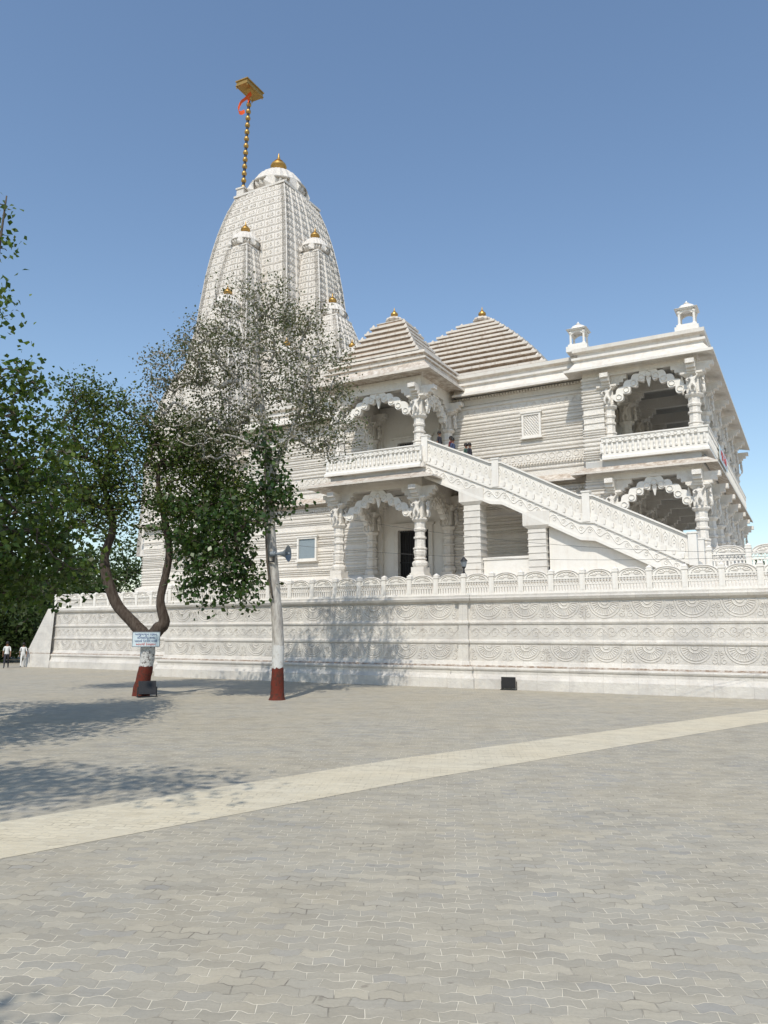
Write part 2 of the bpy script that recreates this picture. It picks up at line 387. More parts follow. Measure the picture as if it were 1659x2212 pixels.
def friezes(m,s0,s1,n):
    M=lambda p,q,o:(p,n-.042-o,q)
    k=int((s1-s0)/.42)
    for i in range(k):
        cx=s0+(s1-s0)*(i+.5)/k
        m.ridge([(cx+.14*math.cos(2*math.pi*j/9),11.56+.15*math.sin(2*math.pi*j/9)) for j in range(10)],M,.05,.028)
        m.ridge([(cx-.2,11.36),(cx-.2,11.78)],M,.04,.02)
        m.ridge([(cx-.12,14.36),(cx,14.6),(cx+.12,14.36)],M,.05,.03)
    k=int((s1-s0)/.16)
    for i in range(k):
        cx=s0+(s1-s0)*(i+.5)/k
        m.box(cx-.045,cx+.045,n-.16,n,11.18,11.28);m.box(cx-.045,cx+.045,n-.17,n,15.22,15.33);m.box(cx-.04,cx+.04,n-.27,n,9.62,9.74)
friezes(m,-17.8,-8.9,7.0)
tm("outer_wall",m,M_CARV)
m=MB();m.sweep([(-3.5,7.6),(-3.5,7),(4.15,7)],hallprof);friezes(m,-3.2,4.1,7.0)
tm("outer_wall",m,M_CARV)
m=MB();m.sweep([(4.15,7.2),(4.15,6),(5.15,6),(5.15,7)],[(.2,PZ),(.2,5.5)]+ledgeprof(5.6,9.9,9)+[(0,10.2),(0,10.7)]+ledgeprof(10.8,15.2,10)+[(0,15.6)])
tm("corner_pier",m,M_CARV)
for (z0,z1,zd) in ((PZ,10.2,8.15),(10.7,15.6,13.3)):
    m=MB()
    pts=[(-8.7,z0),(-7.05,z0),(-7.05,zd),(-5.1,zd),(-5.1,z0),(-3.5,z0),(-3.5,z1),(-8.7,z1)]
    vs=[(p,7.15,q) for p,q in pts]+[(p,7.5,q) for p,q in pts]
    m.add(vs,[(0,1,2,7),(2,3,6,7),(3,4,5,6),(15,10,9,8),(15,14,11,10),(14,13,12,11)]+[(i,(i+1)%8,(i+1)%8+8,i+8) for i in range(8)])
    tm("portico_wall",m,M_WHITE)
for z0 in (PZ,10.7):
    boxes("pilaster",[(-8.5,-8.0,6.9,7.149,z0,z0+4.6),(-4.2,-3.7,6.9,7.149,z0,z0+4.6)],M_CARV,T)
for z0,zd in ((PZ,8.15),(10.7,13.3)):
    m=MB();m.box(-7.3,-7.05,7.02,7.148,z0,zd+.25);m.box(-5.1,-4.85,7.02,7.148,z0,zd+.25);m.box(-7.05,-5.1,7.02,7.148,zd,zd+.25)
    m.box(-7.42,-4.73,6.98,7.149,zd+.25,zd+.4)
    d=m.obj("doorway",M_CARV,T)
    m=MB()
    m.box(-7.05,-5.1,7.44,7.48,z0,zd);m.mi=1  # near-black sheet behind the bars: the unlit room's darkness put in as colour
    for i in range(13): x=-7.0+i*.154;m.box(x,x+.035,7.3,7.34,z0,zd)
    for z in (z0+.15,z0+1.3,zd-.1): m.box(-7.05,-5.1,7.29,7.345,z,z+.05)
    gg=m.obj("door_grille",[M_DARK,M_BLACK],d)
m=MB();m.box(-17.9,4.1,7.65,27.5,PZ,15.9);tm("hall_core",m,M_MAR)
m=MB();m.box(4.1,5.0,7.2,27.5,PZ,15.9);tm("inner_wall",m,M_MAR)
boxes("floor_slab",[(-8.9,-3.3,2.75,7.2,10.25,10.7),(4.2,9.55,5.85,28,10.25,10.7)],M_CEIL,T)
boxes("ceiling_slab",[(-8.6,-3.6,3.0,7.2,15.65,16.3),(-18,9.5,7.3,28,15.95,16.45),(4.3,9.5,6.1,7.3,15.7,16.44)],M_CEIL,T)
hall=[(-18,12),(-18,7),(-9,7)];hall2=[(-3.2,7),(4.15,7),(4.15,6),(9.65,6),(9.65,28.2)]
port=[(-8.9,7),(-8.9,2.75),(-3.3,2.75),(-3.3,7)]
for pth in (hall,hall2): m=MB();m.loopsweep(pth,CH(.62,10.05));tm("lower_eave",m,M_ROOF)
m=MB();m.loopsweep(port,CH(1.0,10.0));tm("lower_eave",m,M_ROOF)
roofp=[(-.3,15.35),(0,15.45),(.75,15.30),(.75,15.42),(.55,15.5),(.30,15.86),(.30,15.94),(.42,16.0),(.42,16.12),(.16,16.2),(.16,16.34),(.38,16.42),(.40,16.6),(.1,16.66),(-.4,16.66)]
for pth in (hall,hall2): m=MB();m.sweep(pth,roofp,caps=True);tm("cornice",m,M_MAR)
m=MB()
m.sweep(port,[(-.3,15.6),(.05,15.75),(.75,15.65),(.75,15.78),(.6,15.86),(.25,16.25),(.25,16.35),(.35,16.4),(.35,16.5),(.1,16.55),(.1,16.7),(.25,16.75),(.22,16.9),(-.5,16.95)],caps=True)
tm("cornice",m,M_ROOF)
for z0,z1 in ((9.75,10.25),(15.05,15.65)):
    boxes("beam",[(-8.75,-3.45,2.85,3.25,z0,z1),(-8.75,-8.35,3.25,7.1,z0,z1),(-3.85,-3.45,3.25,7.1,z0,z1),(5.1,9.55,5.95,6.35,z0,z1),(9.15,9.55,6.35,28,z0,z1),(5.005,5.6,7.2,27.9,z0+.01,z1-.01)]
      +[(5.6,9.15,6.0+3.6*k-.18,6.0+3.6*k+.18,z0,z1-.004) for k in range(1,7)],M_CARV,T)
# ---- figures by skin modifier
def skinmesh(name,pts,edges,rad,sub=1):
    me=bpy.data.meshes.new(name);me.from_pydata(pts,edges,[]);ob=bpy.data.objects.new("tmp_fig",me);COL.objects.link(ob)
    sk=ob.modifiers.new("s",'SKIN')
    for i,v in enumerate(me.skin_vertices[0].data):
        r=rad[i];v.radius=(r,r) if not isinstance(r,tuple) else r;v.use_root=(i==0)
    if sub: sb=ob.modifiers.new("b",'SUBSURF');sb.levels=sub;sb.render_levels=sub
    bpy.context.view_layer.update()
    dg=bpy.context.evaluated_depsgraph_get();e=ob.evaluated_get(dg);out=bpy.data.meshes.new_from_object(e);out.name=name
    bpy.data.objects.remove(ob);return out
def human_joints(stride=.25,arm=.12,lean=0):
    P=[(0,0,.93),(0,.0,1.08),(0,.0,1.27),(0,0,1.40),(0,-.01,1.47),(0,-.02,1.56),(0,-.02,1.66)]
    Rr=[.135,.125,.14,.10,.05,.075,.07]
    E=[(0,1),(1,2),(2,3),(3,4),(4,5),(5,6)]
    def a(p,r,par): P.append(p);Rr.append(r);E.append((par,len(P)-1));return len(P)-1
    for sx,st in ((-1,stride),(1,-stride)):
        h=a((sx*.09,0,.86),.09,0);k=a((sx*.095,-st*.55-.02,.48),.06,h);f=a((sx*.1,-st+.02,.09),.042,k);a((sx*.11,-st-.14,.035),.035,f)
        s=a((sx*.17,0,1.38),.055,3);el=a((sx*.23,st*.3,1.10),.042,s);w=a((sx*.24,st*.6-.06,.86),.027,el);hd=a((sx*.24,st*.65-.08,.80),.03,w)
        for i in range(4): a((sx*(.235),st*.65-.11+.022*i,.71+.008*abs(i-1)),.009,hd)
        a((sx*.21,st*.65-.13,.77),.009,hd)
    return P,E,Rr
P,E,Rr=human_joints()
BODY=skinmesh("person_body",P,E,Rr,2)
P2,E2,Rr2=human_joints(.08)
BODY2=skinmesh("person_body_standing",P2,E2,Rr2,2)
def person(loc,rz,shirt,pants,label,me,h=1.0,group=None):
    o=thing("person",label,"person",loc,rz,group);o.scale=(h,h,h)
    b=me.copy()
    for mt in (shirt,pants,M_SKIN,M_BLACK): b.materials.append(mt)
    for p in b.polygons:
        c=p.center
        if c.z<.09: k=3
        elif c.z<.93 and abs(c.x)<.19: k=1
        elif c.z<.93: k=2
        elif c.z<1.44: k=0 if not (abs(c.x)>.20 and c.z<1.15) else 2
        else: k=2
        p.material_index=k;p.use_smooth=True
    mkobj("body",b,o)
    m=MB()
    m.lathe(0,.005,[(.098,1.58),(.108,1.64),(.102,1.70),(.075,1.75),(.02,1.775)],14);m.obj("hair",M_HAIR,o,179)
    for nm,ar in (("nose",(0,-.105,1.575,1.61,.018,.02,.01,.008)),("ear",(-.088,0,1.57,1.62,.012,.02,.012,.02)),("ear",(.088,0,1.57,1.62,.012,.02,.012,.02))):
        m=MB();m.frus(*ar);m.obj(nm,M_SKIN,o)
    return o
sp=[(0,0,.45),(.05,0,.6),(.02,0,.74),(0,0,.84),(.02,-.02,.93),(-.08,-.02,.40),(-.10,-.06,.2),(-.06,0,.02),(.09,0,.40),(.16,-.05,.22),(.08,0,.02),
    (-.14,0,.78),(-.24,-.04,.66),(-.14,-.08,.58),(.15,0,.78),(.25,-.02,.90),(.14,-.02,1.03)]
se=[(0,1),(1,2),(2,3),(3,4),(0,5),(5,6),(6,7),(0,8),(8,9),(9,10),(2,11),(11,12),(12,13),(2,14),(14,15),(15,16)]
sr=[.10,.075,.095,.04,.075,.075,.05,.05,.075,.05,.05,.045,.035,.03,.045,.035,.03]
FIG=skinmesh("figure",sp,se,sr,1)
FV=[v.co.copy() for v in FIG.vertices];FF=[tuple(p.vertices) for p in FIG.polygons]
def column_mesh(name,H,fig=True):
    k=H/4.75;m=MB()
    m.cbox(0,0,.92,.92,0,.22*k);m.cbox(0,0,.80,.80,.22*k,.32*k);m.cbox(0,0,.70,.70,.32*k,.62*k)
    pr=[(.36,.62),(.40,.70),(.42,.82),(.36,.92),(.27,.98),(.33,1.02),(.33,1.08),(.27,1.12),(.30,1.2),(.34,1.42),(.31,1.5),(.36,1.54),(.36,1.6),(.28,1.64),(.27,2.05),(.33,2.08),(.33,2.16),(.26,2.2),(.26,2.42),(.31,2.46),(.33,2.55),
        (.28,2.62),(.28,2.9),(.36,2.96),(.42,3.04),(.42,3.1),(.33,3.14)]
    m.lathe(0,0,[(r,z*k) for r,z in pr],16,lambda i,kk:1.0 if i%2 else .92)
    m.cbox(0,0,.56,.56,3.14*k,3.95*k)
    m.frus(0,0,3.95*k,4.1*k,.30,.30,.46,.46);m.cbox(0,0,.98,.98,4.1*k,4.2*k)
    for sx,sy in ((1,0),(0,1)):
        for sg in (1,-1):
            for j,(e,zz0,zz1) in enumerate(((.62,4.2,4.34),(.82,4.34,4.52),(1.0,4.52,4.75))):
                x0,x1=sorted((0.0,sg*e*.95))
                if sx: m.box(x0,x1,-.21+.004*j,.21-.004*j,zz0*k,zz1*k)
                else: m.box(-.205+.004*j,.205-.004*j,x0,x1,zz0*k+.003,zz1*k-.003)
    if fig:
        for q in range(4):
            a=q*math.pi/2;R3=Matrix.Rotation(a,3,'Z')
            m.add([R3@Vector((v.x*1.05,-.44+v.y*1.1,v.z*.98*k+3.12*k)) for v in FV],FF)
    return m.mesh(name,[M_CARV],None)
CL=column_mesh("column_lower",4.75);CU=column_mesh("column_upper",4.35)
colpos=[(-8.5,3.05),(-3.65,3.05),(-8.5,6.6),(-3.65,6.6),(9.35,6.15),(5.35,6.3)]+[(9.35,6.15+3.6*i) for i in range(1,7)]+[(5.5,6.15+3.6*i) for i in range(1,6)]
for (x,y) in colpos:
    mkobj("column",CL,T,loc=(x,y,PZ));mkobj("column",CU,T,loc=(x,y,10.7))
def arch_mesh(name,span,rise,depth=.28):
    m=MB();n=72;lob=9
    lo=[];up=[]
    for i in range(n+1):
        t=i/n;u=2*t-1
        x=u*span/2
        z=rise*(1-abs(u)**1.5)*.92+.10*rise*(1-abs(u))
        dz=-rise*.92*1.5*abs(u)**.5*(1 if u>0 else -1)/(span/2)-.1*rise/(span/2)*(1 if u>0 else -1)
        L=math.hypot(1,dz);nx,nz=-dz/L,1/L
        s=abs(math.sin(lob*math.pi*t))
        s2=abs(math.cos(lob*math.pi*t))
        a=.08+.21*s;b=.17+.13*s2
        if abs(u)<.02: nx=0;nz=1
        lo.append((x-nx*a,z-nz*a));up.append((x+nx*b,z+nz*b))
    k=n+1
    vs=[(p[0],-depth/2,p[1]) for p in lo]+[(p[0],-depth/2,p[1]) for p in up]+[(p[0],depth/2,p[1]) for p in lo]+[(p[0],depth/2,p[1]) for p in up]
    fs=[]
    for i in range(n): fs+=[(i,i+1,k+i+1,k+i),(2*k+i+1,2*k+i,3*k+i,3*k+i+1),(i+1,i,2*k+i,2*k+i+1),(k+i,k+i+1,3*k+i+1,3*k+i)]
    m.add(vs,fs)
    for j in range(lob):
        t=(j+.5)/lob;i=int(t*n);cx=(lo[i][0]+up[i][0])/2;cz=(lo[i][1]+up[i][1])/2
        for sg in (-1,1):
            M=lambda p,q,o,sg=sg:(p,sg*(depth/2+.002+o),q)
            m.ridge([(cx+.13*math.cos(2*math.pi*q/10),cz+.13*math.sin(2*math.pi*q/10)) for q in range(11)],M,.06,.05)
    m.frus(0,0,rise-.65,rise-.2,.02,.02,.12,.1)
    m.frus(0,0,rise+.1,rise+.42,.22,.1,.3,.1)
    return m.mesh(name,[M_WHITE])
AP=arch_mesh("arch_portico",3.9,1.15);AS=arch_mesh("arch_side",2.7,.95);AW=arch_mesh("arch_wing",3.3,1.15)
def arch(me,x,y,z,rz=0): o=mkobj("arch",me,T,loc=(x,y,z));o.rotation_euler=(0,0,rz)
for z in (8.35,13.75):
    arch(AP,-6.07,3.05,z);arch(AS,-3.65,4.83,z+.15,math.pi/2);arch(AS,-8.5,4.83,z+.15,math.pi/2)
    arch(AW,7.35,6.15,z)
    for k in range(6): arch(AS,9.35,6.15+3.6*k+1.8,z+.15,math.pi/2)
def railing(path,z0,h=1.15,th=.22,step=.24):
    m=MB()
    m.loopsweep(path,[(-th/2,z0),(th*.9,z0),(th*.9,z0+.12),(th*.6,z0+.2),(th*.6,z0+.3),(th*.35,z0+.32),(th*.35,z0+h-.34),(th*.75,z0+h-.3),(th*.75,z0+h-.08),(th*.95,z0+h-.06),(th*.95,z0+h),(-th/2,z0+h)])
    for i in range(len(path)-1):
        a=Vector(path[i]);b=Vector(path[i+1]);d=b-a;L=d.length;d.normalize();nn=Vector((d.y,-d.x));k=int(L/step)
        for j in range(k+1):
            c=a+d*(L*j/k)+nn*(th*.35)
            w=.06 if j%8 else .11
            q=[c-d*w-nn*.02,c+d*w-nn*.02,c+d*w*.8+nn*.06,c-d*w*.8+nn*.06]
            za,zb=(z0+.32,z0+h-.3)
            m.add([(p.x,p.y,za) for p in q]+[(p.x,p.y,zb) for p in q],[(0,1,5,4),(1,2,6,5),(2,3,7,6),(3,0,4,7)])
            m.lathe(c.x+nn.x*.05,c.y+nn.y*.05,[(.05,za+.02),(.07,za+.1),(.04,za+.2),(.065,za+.3),(.05,zb-.05)],6)
        for j in range(int(L/.3)):
            c0=.15+.3*j
            M=lambda p,q,o:(a.x+d.x*p+nn.x*(th*.75+.002+o),a.y+d.y*p+nn.y*(th*.75+.002+o),q)
            m.ridge([(c0+.08*math.cos(2*math.pi*q/8),z0+h-.19+.08*math.sin(2*math.pi*q/8)) for q in range(9)],M,.04,.03)
    return m
tm("balcony_railing",railing([(-8.95,7),(-8.95,2.65),(-3.35,2.65)],10.7),M_WHITE)
tm("balcony_railing",railing([(5.05,5.8),(9.75,5.8),(9.75,28)],10.72),M_WHITE)
tm("terrace_railing",railing([(1.2,5.9),(3.9,5.9)],PZ,.9),M_MAR)
def window(x0,x1,y,z0,z1,lattice=True):
    m=MB();w=.11
    m.box(x0-w,x0,y-.22,y+.1,z0-w,z1+w);m.box(x1,x1+w,y-.22,y+.1,z0-w,z1+w);m.box(x0,x1,y-.22,y+.1,z1,z1+w);m.box(x0,x1,y-.22,y+.1,z0-w,z0)
    m.box(x0-w*1.6,x1+w*1.6,y-.27,y+.1,z1+w,z1+w+.08);m.box(x0-w*1.6,x1+w*1.6,y-.27,y+.1,z0-w-.08,z0-w)
    wi=m.obj("window",M_WHITE,T)
    m=MB();m.box(x0,x1,y-.14,y-.125,z0,z1);m.obj("window_pane",M_LPANE if lattice else M_GLASS,wi)
    if lattice:
        m=MB();k=6;W_=x1-x0;H_=z1-z0
        for i in range(-k,k*2):
            for sg in (1,-1):
                xa=x0+W_*i/k;seg=[]
                for q in range(41):
                    x=xa+H_*q/40*(W_/H_)*sg;z=z0+H_*q/40
                    if x0<=x<=x1: seg.append((x,z))
                if len(seg)>2:
                    M=lambda p,q_,o:(p,y-.145-o,q_)
                    m.ridge([seg[0],seg[-1]],M,.07,.04)
        m.obj("window_lattice",M_WHITE,wi)
window(.72,1.55,7.0,12.75,13.85);window(-13.7,-12.5,6.82,6.8,8.0,False)
# staircase
def ptop(s):
    segs=[(-3.3,12.25),(0.25,10.62),(.85,10.55),(4.55,8.62),(5.2,8.55),(9.35,6.4)]
    for (a,za),(b,zb) in zip(segs,segs[1:]):
        if a<=s<=b: return za+(zb-za)*(s-a)/(b-a)
    return segs[0][1] if s<segs[0][0] else segs[-1][1]
KN=[-3.3,0.25,.85,4.55,5.2,9.35]
ST=bpy.data.objects.new("staircase",None);COL.objects.link(ST);ST.parent=T
def parapet(y0,y1):
    m=MB()
    def slab(dz0,dz1,ya,yb,smin=-3.3,smax=9.35):
        ks=[smin]+[k for k in KN if smin<k<smax]+[smax]
        vs=[];fs=[]
        for s in ks:
            t=ptop(s); vs+=[(s,ya,t+dz0),(s,yb,t+dz0),(s,yb,t+dz1),(s,ya,t+dz1)]
        n=len(ks)
        for i in range(n-1):
            a=i*4
            fs+=[(a,a+4,a+5,a+1),(a+1,a+5,a+6,a+2),(a+2,a+6,a+7,a+3),(a+3,a+7,a+4,a)]
        fs+=[(0,1,2,3),tuple((n-1)*4+q for q in (3,2,1,0))]
        m.add(vs,fs)
    slab(-1.15,-.06,y0+.05,y1-.05);slab(-.08,.0,y0-.05,y1+.05);slab(-.16,-.10,y0+.01,y1-.01)
    slab(-1.30,-1.18,y0-.04,y1+.02);slab(-2.0,-1.28,y0+.03,y1-.01,-3.3,8.9);slab(-2.1,-1.94,y0-.03,y1+.01,-3.3,8.7)
    s=-3.0
    while s<9.2:
        t=ptop(s);M=lambda p,q,o:(p,y0+.048-o,q)
        w=.17
        m.ridge([(s-w,ptop(s-w)-.26),(s-w,ptop(s-w)-.82)],M,.04,.03)
        m.ridge([(s-.1,t-.78),(s-.11,t-.45),(s,t-.3),(s+.11,t-.5),(s+.1,t-.86)],M,.035,.03)
        m.ridge([(s+.05*math.cos(2*math.pi*q/8),t-.58+.09*math.sin(2*math.pi*q/8)) for q in range(9)],M,.03,.028)
        s+=.34
    s=-3.3
    while s<9.0:
        t=ptop(s+.36);m.box(s,s+.36,y0-.01,y0+.08,t-1.2,t-.94);m.box(s+.27,s+.36,y0-.05,y0+.08,t-1.12,t-.90);s+=.36
    M=lambda p,q,o:(p,y0+.028-o,q)
    pts=[];n=260
    for i in range(n+1):
        s=-3.2+12.0*i/n;pts.append((s,ptop(s)-1.62+.16*math.sin(2*math.pi*s/.8)))
    m.ridge(pts,M,.05,.028)
    for i in range(30):
        s=-3.0+.4*i;sg=1 if i%2 else -1
        if s>8.7: break
        m.ridge([(s+.12*(1-.07*j)*math.cos(.8*j),ptop(s)-1.62+sg*.04+.12*(1-.07*j)*math.sin(.8*j)) for j in range(11)],M,.035,.026)
    for s in (.55,4.87,9.3,-3.25):
        t=ptop(s);m.cbox(s,(y0+y1)/2,.34,y1-y0+.14,t-1.25,t+.1);m.cbox(s,(y0+y1)/2,.42,y1-y0+.2,t+.1,t+.17)
    return m
parapet(2.85,3.1).obj("stair_parapet",M_WHITE,ST);parapet(5.35,5.6).obj("stair_parapet",M_WHITE,ST)
m=MB();n=36;ds=(9.35+3.3)/n
for i in range(n):
    a=-3.3+ds*i;t=ptop(a)-1.12;m.box(a,a+ds+.02,3.1,5.35,t-.42,t-.0)
m.obj("stair_steps",M_WHITE,ST)
m=MB();vs=[];ks=KN[:-1]+[8.9]
for s in ks: t=ptop(s);vs+=[(s,3.09,t-2.0),(s,5.36,t-2.0),(s,5.36,t-1.4),(s,3.09,t-1.4)]
m.add(vs,[(i*4,i*4+4,i*4+5,i*4+1) for i in range(len(ks)-1)]+[(i*4+2,i*4+6,i*4+7,i*4+3) for i in range(len(ks)-1)]+[(i*4+1,i*4+5,i*4+6,i*4+2) for i in range(len(ks)-1)])
m.obj("stair_slab",M_MAR,ST)
for s in (-.75,2.5):
    m=MB();t=ptop(s)-2.05
    m.cbox(s,3.35,.85,.85,PZ,t-.45);
    for zz in np.arange(PZ+.4,t-.6,.32): m.cbox(s,3.35,.91,.91,zz,zz+.05)
    m.frus(s,3.35,t-.45,t-.3,.45,.45,.62,.55);m.cbox(s,3.35,1.3,1.05,t-.3,t+.35)
    m.obj("stair_pillar",M_MAR,ST)
m=MB();m.add([(3.0,3.2,PZ),(8.3,3.2,PZ),(3.0,3.2,ptop(3.0)-1.9),(6.0,3.2,ptop(6)-1.9),(8.3,3.2,ptop(8.3)-1.9)],[(0,1,4,3,2)])
m.obj("stair_wall",M_WHITE,ST)
m=MB();m.box(-.3,2.1,3.25,3.45,PZ,PZ+.85);m.box(-.35,2.1,3.2,3.5,PZ+.85,PZ+.97);m.obj("low_wall",M_WHITE,ST)
# pyramidal roofs
def pyramid(name,cx,cy,wx,wy,z0,z1,n,kz,ex=1.0,par=T,hip=.2,apex=.35,lip=.16):
    m=MB();pr=[];H=z1-z0;w=min(wx,wy)-apex
    F=lambda a:w*(a**ex)
    for i in range(n):
        a=i/n;b=(i+1)/n;za=z0+H*a;h=H/n;o=-F(a);o2=-F(b)
        pr+=[(o,za),(o+lip,za+h*.06),(o+lip,za+h*.36),(o+.02,za+h*.44),(o2*.6+o*.4,za+h*.62),(o2*.75+o*.25,za+h*.99)]
    pr.append((-w,z1))
    f0=len(m.f)
    m.sweep([(cx-wx,cy+wy),(cx-wx,cy-wy),(cx+wx,cy-wy),(cx+wx,cy+wy)],pr,closed=True)
    k=len(pr)-1
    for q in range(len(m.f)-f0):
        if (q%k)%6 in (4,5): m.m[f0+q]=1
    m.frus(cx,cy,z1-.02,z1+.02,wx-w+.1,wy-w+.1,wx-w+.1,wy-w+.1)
    for i in range(n):
        a=(i+.1)/n;za=z0+H*a;o=F(a)
        for sx,sy in ((1,-1),(-1,-1),(1,1)):
            m.frus(cx+sx*(wx-o+.02),cy+sy*(wy-o+.02),za+H/n*.3,za+H/n*.75,hip/2,hip/2,.02,.02)
    rf=lambda i,k:1 if i%2 else .86
    z=z1
    m.lathe(cx,cy,[(.34*kz,z-.1),(.34*kz,z+.12*kz),(.62*kz,z+.2*kz),(.72*kz,z+.34*kz),(.62*kz,z+.5*kz),(.35*kz,z+.62*kz),(.22*kz,z+.66*kz)],24,rf)
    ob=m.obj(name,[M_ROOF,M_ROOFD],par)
    m=MB();z=z1+.62*kz
    m.lathe(cx,cy,[(.12*kz,z),(.2*kz,z+.06*kz),(.3*kz,z+.22*kz),(.26*kz,z+.36*kz),(.12*kz,z+.42*kz),(.14*kz,z+.48*kz),(.06*kz,z+.58*kz),(.04*kz,z+.7*kz),(.005,z+.85*kz)],16)
    m.obj("finial",M_GOLD,ob,40);return ob
pyramid("pyramid_roof",-6.1,4.9,2.55,2.25,16.9,19.65,7,.72,.85,apex=.45)
pyramid("pyramid_roof",-5.5,17,6.9,6.9,16.6,23.9,15,.95,1.28,apex=.6,lip=.3,hip=.3)
# spires
def spire(cx,cy,pr,cols,rowh,zdet,am_r,kh,name="tower_spire",faces=(0,1),par=T):
    pr=sorted(pr)
    zs=[p[0] for p in pr];ws=[p[1] for p in pr]
    wf=lambda z: float(np.interp(z,zs,ws))
    m=MB();zb,zt=pr[0][0],pr[-1][0]
    dirs=[((0,-1),(1,0)),((1,0),(0,1)),((0,1),(-1,0)),((-1,0),(0,-1))]
    offk={7:[0,.015,.03,.045,.03,.015,0],5:[0,.025,.05,.025,0],3:[0,.06,0]}[cols]
    nrow=int(round((zt-zb)/rowh));zz=[zb+(zt-zb)*i/nrow for i in range(nrow+1)]
    ue=[-1+2*i/cols for i in range(cols+1)]
    for fi,(a,t) in enumerate(dirs):
        for c in range(cols):
            u0,u1=ue[c],ue[c+1]
            def P(u,z,o,a=a,t=t,c=c):
                w=wf(z);off=w*offk[c]+o
                return (cx+t[0]*u*w+a[0]*(w+off),cy+t[1]*u*w+a[1]*(w+off),z)
            vs=[];fs=[]
            for z in zz: vs+=[P(u0,z,-.4),P(u0,z,0),P(u1,z,0),P(u1,z,-.4)]
            for i in range(nrow):
                q=i*4;fs+=[(q,q+1,q+5,q+4),(q+1,q+2,q+6,q+5),(q+2,q+3,q+7,q+6)]
            fs.append((nrow*4,nrow*4+1,nrow*4+2,nrow*4+3));m.add(vs,fs)
            if fi not in faces: continue
            for i in range(nrow):
                z0,z1=zz[i],zz[i+1]
                if z1<zdet: continue
                wd=wf(z0)*2/cols;h=z1-z0
                def M(p,q,o): return P(u0+(u1-u0)*(p/wd),z0+q,o)
                e=.028
                for ed in (((0,e),(wd,e)),((e,0),(e,h)),((wd-e,0),(wd-e,h))): m.ridge(ed,M,.06,.038)
                m.ridge(((0,h*.17),(wd,h*.17)),M,.035,.022)
                s=min(wd,h)
                if wd>.5:
                    for sg in (-1,1):
                        pts=[]
                        for j in range(10):
                            tt=j/9;rr=s*.24*(1-.8*tt);an=math.pi/2+sg*2.4*math.pi*tt
                            pts.append((wd/2+sg*wd*.24+rr*math.cos(an),h*.56+rr*math.sin(an)))
                        m.ridge(pts,M,.05,.04)
                    m.ridge(((wd/2,h*.25),(wd/2-.06,h*.5),(wd/2,h*.88),(wd/2+.06,h*.5),(wd/2,h*.25)),M,.04,.035)
                else:
                    m.ridge([(wd/2+s*.3*math.cos(2*math.pi*j/8),h*.55+s*.3*math.sin(2*math.pi*j/8)) for j in range(9)],M,.05,.035)
    w=pr[-1][1]
    m.cbox(cx,cy,2*w*1.05,2*w*1.05,zt-.05,zt+.12*kh)
    m.lathe(cx,cy,[(w*.8,zt),(w*.8,zt+.6*kh)],24)
    ob=m.obj(name,M_SPIRE,par)
    m=MB();z=zt+.35*kh;r=am_r;rf=lambda i,k:1 if i%2 else .90
    m.lathe(cx,cy,[(r*.55,z),(r*.85,z+.08*kh),(r*.97,z+.35*kh),(r,z+.55*kh),(r*.97,z+.75*kh)],64,rf)
    m.lathe(cx,cy,[(r*1.0,z+.72*kh),(r*1.02,z+.8*kh),(r*.97,z+.88*kh),(r*.90,z+1.15*kh),(r*.80,z+1.55*kh),(r*.66,z+1.95*kh),(r*.46,z+2.3*kh),(r*.26,z+2.5*kh),(r*.18,z+2.55*kh)],48,lambda i,k:1 if (i%2 or k<2) else .95)
    for j in range(8):
        a=2*math.pi*(j+.5)/8
        d=Vector((math.cos(a),math.sin(a),0));s_=Vector((-d.y,d.x,0));c0=Vector((cx,cy,z))
        pts=[c0+d*r*1.03+Vector((0,0,-.1*kh))-s_*r*.16,c0+d*r*1.03+Vector((0,0,-.1*kh))+s_*r*.16,c0+d*r*1.1+Vector((0,0,.3*kh))+s_*r*.2,c0+d*r*1.02+Vector((0,0,.72*kh))+s_*r*.13,c0+d*r*.98+Vector((0,0,.98*kh)),c0+d*r*1.02+Vector((0,0,.72*kh))-s_*r*.13,c0+d*r*1.1+Vector((0,0,.3*kh))-s_*r*.2]
        m.add(pts,[tuple(range(7))])
    m.obj("ribbed_disc",M_SPIRE,ob)
    m=MB();z=z+2.5*kh;k=kh
    m.lathe(cx,cy,[(.2*k,z-.05),(.42*k,z),(.46*k,z+.08*k),(.32*k,z+.14*k),(.58*k,z+.28*k),(.68*k,z+.5*k),(.6*k,z+.72*k),(.3*k,z+.86*k),(.22*k,z+.9*k),(.38*k,z+.97*k),(.28*k,z+1.05*k),(.14*k,z+1.2*k),(.1*k,z+1.4*k),(.02,z+1.75*k)],20)
    m.obj("finial",M_GOLD,ob,40)
    return ob
CX,CY=-23.85,17.0
spire(CX,CY,[(8,5.1),(17,5.0),(24,4.7),(28,4.4),(31,4.1),(33,3.82),(35,3.46),(36.8,3.03),(38.4,2.5)],7,.72,22,2.45,1.04)
q=[(10,2.4),(20,2.2),(26,1.75),(29.5,1.38),(31.8,1.0)]
for (x,y) in ((-23.35,12.3),(-19.1,15.75),(-23.85,21.7),(-28.4,17.2)):
    spire(x,y,q,3,.55,20,1.22,.56)
q=[(8,2.7),(17,2.5),(21,2.15),(24,1.7),(26.0,1.05)]
for (x,y) in ((-23.3,10.4),(-17.2,15.5),(-29.6,17)):
    spire(x,y,q,5,.5,14,1.15,.5)
q=[(8,2.2),(15,2.0),(18.5,1.7),(20.5,1.25),(21.8,.8)]
for (x,y) in ((-14.6,14.2),(-18.6,11.6),(-28.6,11.9),(-18.5,22.3)):
    spire(x,y,q,3,.5,12,.9,.4)
m=MB()
